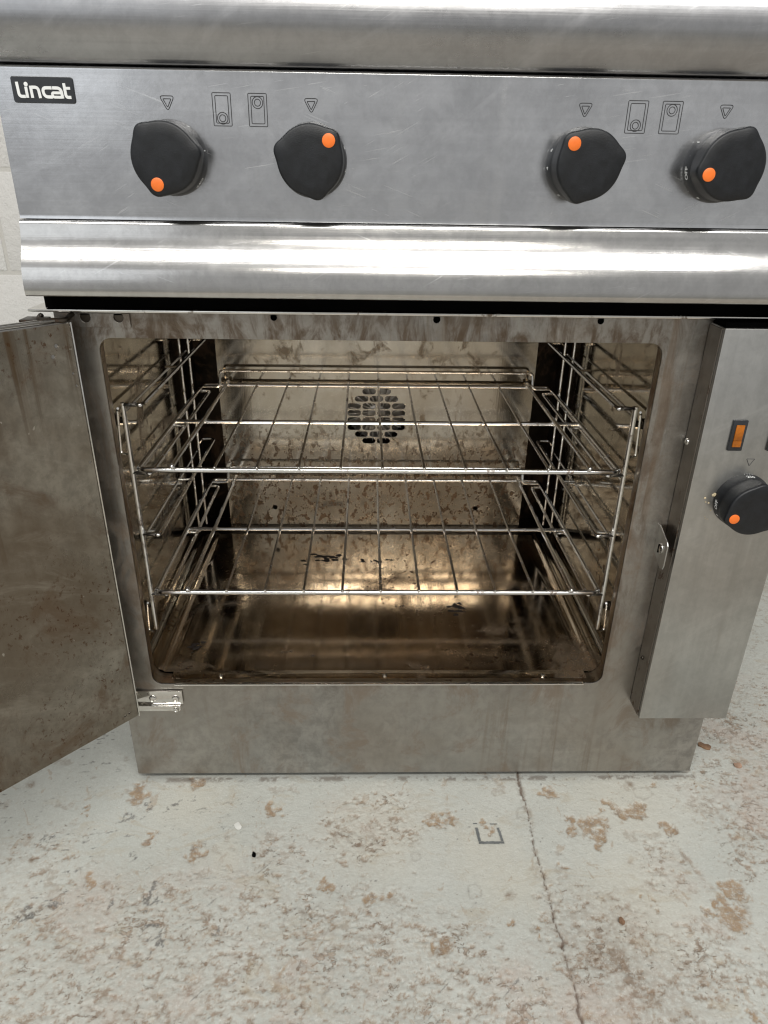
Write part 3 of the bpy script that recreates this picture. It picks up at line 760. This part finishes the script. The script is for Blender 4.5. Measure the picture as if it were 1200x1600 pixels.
clump = t.ramp(t.noise(t.coord(loc=(1, 9, 0)), 17, 5, .6, .5), .42, .68)
thr = t.math('SUBTRACT', .69, t.math('MULTIPLY', t.math('MULTIPLY', t.attr('worn'), clump), .17))
dlt = t.math('SUBTRACT', ns, thr)
cm = t.ramp(dlt, 0, .012); crumb_edge = t.math('MULTIPLY', t.ramp(dlt, -.014, 0), t.ramp(dlt, .022, .004))
c = t.mix(t.math('MULTIPLY', cm, .6), c, chipc)
c = t.mix(t.math('MULTIPLY', crumb_edge, .7), c, (.17, .12, .08))
pk = t.noise(t.coord(loc=(7, 7, 0)), 8, 4, .6)
c = t.mix(t.math('MULTIPLY', t.ramp(pk, .5, .68, 0, .40), t.attr('worn')), c, (.50, .40, .34))
c = t.mix(t.math('MULTIPLY', t.attr('tan'), t.ramp(ns, .40, .56, .0, .75)), c, (.36, .25, .15))
sm1 = t.noise(t.coord((1, 1.8, 1), loc=(2, 6, 0)), 13, 7, .66, 1.2)
c = t.mix(t.ramp(sm1, .54, .70, 0, .38), c, (.42, .345, .235))
c = t.mix(t.ramp(t.noise(t.coord((1.5, 1, 1), loc=(5, 2, 0)), 26, 6, .7, 1.5), .60, .66, 0, .45), c, (.36, .26, .17))
c = t.mix(t.math('MULTIPLY', t.attr('brown'), t.ramp(fine, .3, .6, .2, .75)), c, (.20, .135, .085))
c = t.mix(t.math('MULTIPLY', t.attr('grey'), t.ramp(vf, .38, .52, .25, .9)), c, (.17, .165, .155))
sc_ = t.noise(t.coord((14, 260, 1), rot=(0, 0, .35)), 1, 5, .7, .6); scm = t.ramp(t.noise(t.coord(loc=(4, 1, 0)), 9, 4, .6), .5, .62)
c = t.mix(t.math('MULTIPLY', t.ramp(sc_, .66, .70, 0, .55), scm), c, (.28, .26, .23))
c = t.mix(t.ramp(vf, .56, .70, 0, .35), c, (.36, .335, .29)); c = t.mix(t.ramp(vf, .44, .30, 0, .5), c, (.72, .72, .69))
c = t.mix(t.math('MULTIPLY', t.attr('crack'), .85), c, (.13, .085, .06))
gr = t.noise(t.coord(loc=(3, 3, 0)), 260, 2, .5)
c = t.mix(t.ramp(gr, .73, .77, 0, .55), c, (.2, .16, .12))
t.set(Base_Color=c)
r = t.math('ADD', .36, t.math('MULTIPLY', t.attr('chip'), .4)); r = t.math('ADD', r, t.math('MULTIPLY', t.attr('worn'), .15)); r = t.math('ADD', r, t.math('MULTIPLY', fine, .15))
t.set(Roughness=r)
bn = t.bump(fine, .50, .0014); bn = t.bump(cm, .55, .0016, bn); bn = t.bump(ns, .35, .003, bn); bn = t.bump(vf, .25, .0006, bn); t.set(Normal=bn)
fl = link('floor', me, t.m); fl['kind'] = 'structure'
# hand painted square outline on the floor
M_GP = plain('grey_floor_paint', (.17, .18, .18), .5, bump=.3, bscale=400)
b = MB()
def smear(a, c, w, n=14):
    base = len(b.v)
    for i in range(n+1):
        t_ = i/n; x = a[0]+(c[0]-a[0])*t_; y = a[1]+(c[1]-a[1])*t_
        L = math.hypot(c[0]-a[0], c[1]-a[1]); nx_, ny_ = -(c[1]-a[1])/L, (c[0]-a[0])/L
        w1 = w*random.uniform(.35, .62); w2 = w*random.uniform(.35, .62)
        b.v += [(x+nx_*w1, y+ny_*w1, .00075), (x-nx_*w2, y-ny_*w2, .00075)]
    for i in range(n): k = base+2*i; b.f.append((k, k+1, k+3, k+2))
smear((.1312, -.087), (.1325, -.1085), .0036); smear((.1312, -.1105), (.1645, -.1105), .0036, 18); smear((.1625, -.1085), (.1600, -.0875), .0032)
smear((.1275, -.0805), (.1330, -.0805), .0016, 5); smear((.150, -.0815), (.160, -.0815), .0014, 6)
b.build('painted_square', M_GP, fl, 0)

# loose debris
def flake(name, x, y, r, mat, label, cat, asp=1.0, h=.0012, rz=0, seed=1):
    rs = random.Random(seed); b = MB(); n = 12; base = 0
    b.v.append((0, 0, h))
    for i in range(n):
        a = 2*math.pi*i/n; q = r*rs.uniform(.7, 1.1); b.v.append((q*math.cos(a)*asp, q*math.sin(a)/asp, h*rs.uniform(.5, 1.1)))
    for i in range(n): b.v.append((b.v[1+i][0]*.96, b.v[1+i][1]*.96, -.0002))
    for i in range(n):
        j = (i+1) % n; b.f.append((0, 1+i, 1+j)); b.f.append((1+i, 1+n+i, 1+n+j, 1+j))
    b.f.append(tuple(1+n+i for i in range(n))[::-1])
    o = b.build(name, mat, None, 50); o.location = (x, y, .0002); o.rotation_euler = (0, 0, rz); tag(o, label, cat); return o
M_LEAF = plain('dry_brown', (.26, .15, .085), .7, bump=.5, bscale=300, var=.4)
M_PINK = plain('pinkish_chip', (.42, .27, .19), .7, bump=.5, bscale=300, var=.3)
M_CHIPW = plain('white_chip', (.74, .74, .70), .5, bump=.3, bscale=300, var=.1)
flake('paint_flake', -.1872, -.0817, .0058, M_CHIPW, 'small oval white paint flake on the floor, left in front of the oven', 'paint flake', .75, seed=3, rz=.5)
flake('debris', .5026, .0583, .0075, M_LEAF, 'dry brown scrap on the floor just right of the oven base corner', 'debris', 1.35, .0035, -.5, seed=5)
flake('debris', .5367, .0192, .0062, M_PINK, 'pinkish brown crumb on the floor, further out from the oven base corner', 'debris', 1.0, .003, .8, seed=8)
flake('grit_chip', -.1596, -.1260, .0036, M_BLACK, 'tiny jagged black chip on pale floor in front of the oven', 'grit', .8, .002, .3, seed=9)
flake('debris', .2838, -.2198, .0042, M_LEAF, 'small dark brown pebble beside the brown stain, right of the floor crack', 'debris', 1.1, .003, 1.3, seed=11)

# ================================================================== WALL
wl = empty('block_wall', (0, 1.05, 0)); tag(wl, 'white painted concrete block wall behind the range', 'wall')
t = NT('painted_block')
oi = t.n('ShaderNodeObjectInfo')
c = t.mix(t.ramp(oi.outputs['Random'], 0, 1), (.76, .74, .71), (.82, .81, .78))
nn = t.noise(t.coord(), 45, 6, .65); n2 = t.noise(t.coord(), 150, 4, .7)
c = t.mix(t.ramp(nn, .55, .75, 0, .25), c, (.52, .49, .44)); c = t.mix(t.ramp(n2, .74, .78, 0, .6), c, (.15, .12, .1))
t.set(Base_Color=c, Roughness=.75, Normal=t.bump(n2, .6, .003, t.bump(nn, .7, .008))); M_BLOCK = t.m
t = NT('painted_mortar'); nn = t.noise(t.coord(), 60, 5, .6)
t.set(Base_Color=(.62, .60, .56), Roughness=.8, Normal=t.bump(nn, .6, .004)); M_MORT = t.m
bl = MB(); bl.box((-.2165, -.0, -.1085), (.2165, .09, .1085), .004); blk = bl.build('block', M_BLOCK, wl, 40)
first = True
for row in range(-3, 7):
    zc = .780+.1125-.225+(row-1)*.225
    if zc < .1 or zc > 1.6: continue
    for k in range(-6, 6):
        x = k*.44+(.22 if row % 2 else 0)
        if first: o = blk; first = False
        else: o = blk.copy(); COL.objects.link(o)
        o.location = (x, random.uniform(-.0008, .0008), zc)
bm_ = MB(); bm_.box((-2.9, .0025, -.02), (2.7, .088, 1.70)); bm_.build('mortar', M_MORT, wl, 0)

# ------------------------------------------------------------------ render settings
SC.render.engine = 'CYCLES'
SC.cycles.filter_width = 1.2
SC.cycles.max_bounces = 10; SC.cycles.glossy_bounces = 7
